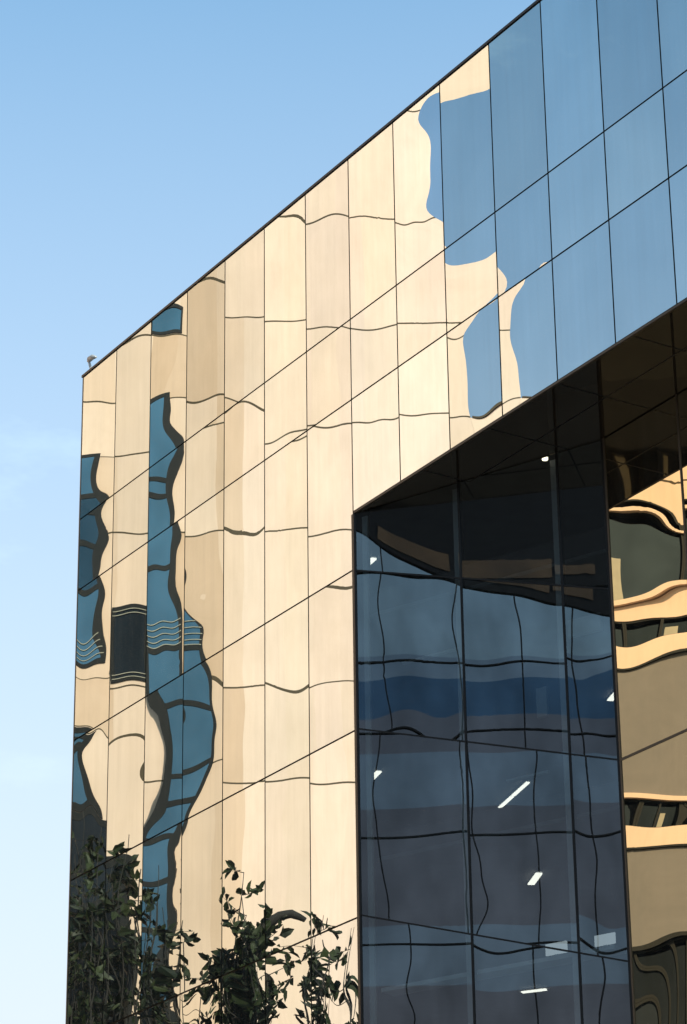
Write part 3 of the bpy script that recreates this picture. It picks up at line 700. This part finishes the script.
# ------------------------------------------------------------------ trees in the street
def leaf_mat(name, c1, c2):
    m, nt, out = new_mat(name); b = N(nt, 'ShaderNodeBsdfPrincipled'); nt.links.new(b.outputs[0], out.inputs[0])
    n = noise(nt, 1.6, 3); r = ramp(nt, n.outputs[0], [(.35, c1), (.65, c2)]); nt.links.new(r.outputs[0], b.inputs['Base Color'])
    b.inputs['Roughness'].default_value = .5; b.inputs['Specular IOR Level'].default_value = .25; return m
M['leaf'] = leaf_mat('broad_leaf', (.007, .011, .004), (.034, .044, .014)); M['bark'] = plain('tree_bark', (.022, .018, .014), .9, vary=.4, scale=6, mapscale=(1, 1, .3))
def virt(px, py, dist):  # street point met through the flat street facade at a given sight distance
    d = ray([(px, py)])[0]; q = CAM + d * (dist / d[1]); return mirrorA(q)
def tree(px, ytop, dist, width, depth, nclump, seed, label, bole=.13, limb=None):
    g = np.random.default_rng(seed)
    top = virt(px, ytop, dist); base = np.array([top[0], top[1], 0.0]); H = top[2]
    t = empty('street_tree', tuple(base)); tag(t, label, 'tree', 'trees mirrored at the foot of the street facade')
    tr = MB(); cr = MB()
    trunk = [base + np.array([g.normal() * .08 * k, g.normal() * .08 * k, H * (.80 if bole > .2 else .62) * k / 6]) for k in range(7)]
    tr.tube(trunk, list(np.linspace(max(.26, bole * 1.3), bole, 7)), 10)
    if limb is not None:
        tr.tube(limb, [.13, .12, .11, .10, .085, .05], 10)
    tips = []
    zc0 = H - depth
    for k in range(nclump):
        a = g.uniform(0, 2 * math.pi); rr = math.sqrt(g.random()) * width / 2; fz = g.random() ** 1.25
        zt = zc0 + depth * (1 - fz * .95) * (1 - .35 * (rr / (width / 2)) ** 2)
        tip = base + np.array([math.cos(a) * rr, math.sin(a) * rr, zt])
        st = trunk[g.integers(3, 7)]; midp = (st * .45 + tip * .55) + g.normal(size=3) * .2 - np.array([0, 0, .15])
        tr.tube([st, (st * .7 + midp * .3) + (0, 0, .1), midp, tip], [.05, .036, .02, .008], 5); tips.append((midp, tip))
    for midp, tip in tips:
        for q in range(g.integers(3, 6)):
            f = g.uniform(.3, 1.0); o = midp * (1 - f) + tip * f; dr = g.normal(size=3); dr[2] = abs(dr[2]) * .5; dr /= np.linalg.norm(dr)
            ln = g.uniform(.25, .7); e = o + dr * ln
            tr.tube([o, e], [.009, .004], 4)
            for w in range(g.integers(6, 11)):
                b = o + dr * ln * g.uniform(.2, 1.05); dl = dr * .5 + g.normal(size=3) * .75; dl[2] -= .12; dl /= np.linalg.norm(dl)
                L = g.uniform(.10, .33); sd = np.cross(dl, g.normal(size=3)); sd /= np.linalg.norm(sd); up_ = np.cross(sd, dl); wd = L * g.uniform(.22, .33)
                k = len(cr.v)
                cr.v += [tuple(b), tuple(b + dl * L * .35 + sd * wd + up_ * .02), tuple(b + dl * L * .72 + sd * wd * .7 + up_ * .01), tuple(b + dl * L - up_ * .03), tuple(b + dl * L * .72 - sd * wd * .7 + up_ * .01), tuple(b + dl * L * .35 - sd * wd + up_ * .02), tuple(b + dl * L * .5 - up_ * .015)]
                cr.f += [(k, k + 1, k + 6), (k + 1, k + 2, k + 6), (k + 2, k + 3, k + 6), (k + 3, k + 4, k + 6), (k + 4, k + 5, k + 6), (k + 5, k, k + 6)]; cr.m += [0] * 6
    tr.build('trunk', M['bark'], t, smooth=True); cr.build('crown', M['leaf'], t, recalc=False)
tree(243, 862, 53, 1.05, 4.4, 36, 3, 'tree with a dark trunk and broad leaves mirrored left of the recess', .24, [virt(x, y, 53) for x, y in ((248, 960), (256, 938), (266, 924), (280, 916), (294, 914), (305, 920))])
tree(336, 886, 55, 1.4, 3.6, 16, 8, 'thin leafy tree mirrored beside the dark recess, the nearest one to it')
tree(92, 802, 57, 2.3, 4.6, 46, 21, 'dense dark tree mirrored at the lower left edge of the facade')
tree(158, 845, 60, 1.5, 4.2, 16, 27, 'dark tree mirrored over the lower blue windows, right of the densest tree')

tree(196, 985, 54, 1.5, 2.2, 9, 41, 'low sparse twigs mirrored between the blue window strip and the dark trunk')
# ------------------------------------------------------------------ ground, street, kerbs
gm, nt, out = new_mat('ground'); b = N(nt, 'ShaderNodeBsdfPrincipled'); nt.links.new(b.outputs[0], out.inputs[0]); n = noise(nt, .4, 6); r = ramp(nt, n.outputs[0], [(.3, (.10, .10, .095)), (.7, (.15, .145, .135))]); nt.links.new(r.outputs[0], b.inputs['Base Color']); b.inputs['Roughness'].default_value = .9
mb = MB(); mb.face([(-2500, -2500, 0), (2500, -2500, 0), (2500, 2500, 0), (-2500, 2500, 0)]); tag(mb.build('ground', gm, recalc=False), kind='structure')
mb = MB(); mb.slab(P0, UA, NA, -60, 60, .002, .13, .02, 4.0); tag(mb.build('pavement', plain('paving', (.28, .27, .25), .9, scale=8)), kind='structure')
mb = MB(); mb.slab(P0, UA, NA, -60, 60, -.01, .004, 4.01, 12.0); tag(mb.build('road', plain('asphalt', (.05, .05, .052), .9, scale=12)), kind='structure')

# ------------------------------------------------------------------ light
SUN_AZ, SUN_EL = R(141), R(34)
wd = bpy.data.worlds.new('World'); SC.world = wd; wd.use_nodes = True; nt = wd.node_tree
bg = nt.nodes['Background']; sky = nt.nodes.new('ShaderNodeTexSky'); sky.sky_type = 'NISHITA'; sky.sun_disc = False
sky.sun_elevation = SUN_EL; sky.sun_rotation = SUN_AZ; sky.air_density = 1.0; sky.dust_density = 2.2; sky.ozone_density = 2.0
tc = nt.nodes.new('ShaderNodeTexCoord'); mp = nt.nodes.new('ShaderNodeMapping'); mp.inputs['Scale'].default_value = (1.2, 1.2, 3.2); nt.links.new(tc.outputs['Generated'], mp.inputs[0])
nz = nt.nodes.new('ShaderNodeTexNoise'); nz.inputs['Scale'].default_value = 2.4; nz.inputs['Detail'].default_value = 7; nz.inputs['Roughness'].default_value = .62; nt.links.new(mp.outputs[0], nz.inputs[0])
cr_ = nt.nodes.new('ShaderNodeValToRGB'); cr_.color_ramp.elements[0].position = .52; cr_.color_ramp.elements[0].color = (0, 0, 0, 1); cr_.color_ramp.elements[1].position = .85; cr_.color_ramp.elements[1].color = (.65, .65, .65, 1); nt.links.new(nz.outputs[0], cr_.inputs[0])
mx = nt.nodes.new('ShaderNodeMix'); mx.data_type = 'RGBA'; nt.links.new(cr_.outputs[0], mx.inputs[0]); nt.links.new(sky.outputs[0], mx.inputs[6]); mx.inputs[7].default_value = (7, 7.2, 7.6, 1)
wb = nt.nodes.new('ShaderNodeMix'); wb.data_type = 'RGBA'; wb.blend_type = 'MULTIPLY'; wb.inputs[0].default_value = 1.0; wb.inputs[7].default_value = (.79, 1.12, 1.08, 1)
nt.links.new(mx.outputs[2], wb.inputs[6]); sp = nt.nodes.new('ShaderNodeSeparateXYZ'); nt.links.new(tc.outputs['Generated'], sp.inputs[0])
mr = nt.nodes.new('ShaderNodeMapRange'); mr.inputs[1].default_value = .2; mr.inputs[2].default_value = .60; mr.inputs[3].default_value = .88; mr.inputs[4].default_value = .0; nt.links.new(sp.outputs[2], mr.inputs[0])
hz = nt.nodes.new('ShaderNodeMix'); hz.data_type = 'RGBA'; nt.links.new(mr.outputs[0], hz.inputs[0]); nt.links.new(wb.outputs[2], hz.inputs[6]); hz.inputs[7].default_value = (3.35, 3.45, 3.65, 1)
nt.links.new(hz.outputs[2], bg.inputs[0]); bg.inputs[1].default_value = .138
sd = bpy.data.lights.new('sun', 'SUN'); sd.energy = 3.6; sd.angle = R(.5); sd.color = (1, .90, .74)
so_ = bpy.data.objects.new('sun', sd); COL.objects.link(so_)
so_.rotation_euler = Vector((math.sin(SUN_AZ) * math.cos(SUN_EL), math.cos(SUN_AZ) * math.cos(SUN_EL), math.sin(SUN_EL))).to_track_quat('Z', 'Y').to_euler()
so_.location = (30, -40, 60)
vs = SC.view_settings; vs.view_transform = 'Standard'; vs.look = 'None'; vs.exposure = .95; vs.gamma = 1.0; vs.use_curve_mapping = False
SC.cycles.max_bounces = 10; SC.cycles.glossy_bounces = 6; SC.cycles.transparent_max_bounces = 8
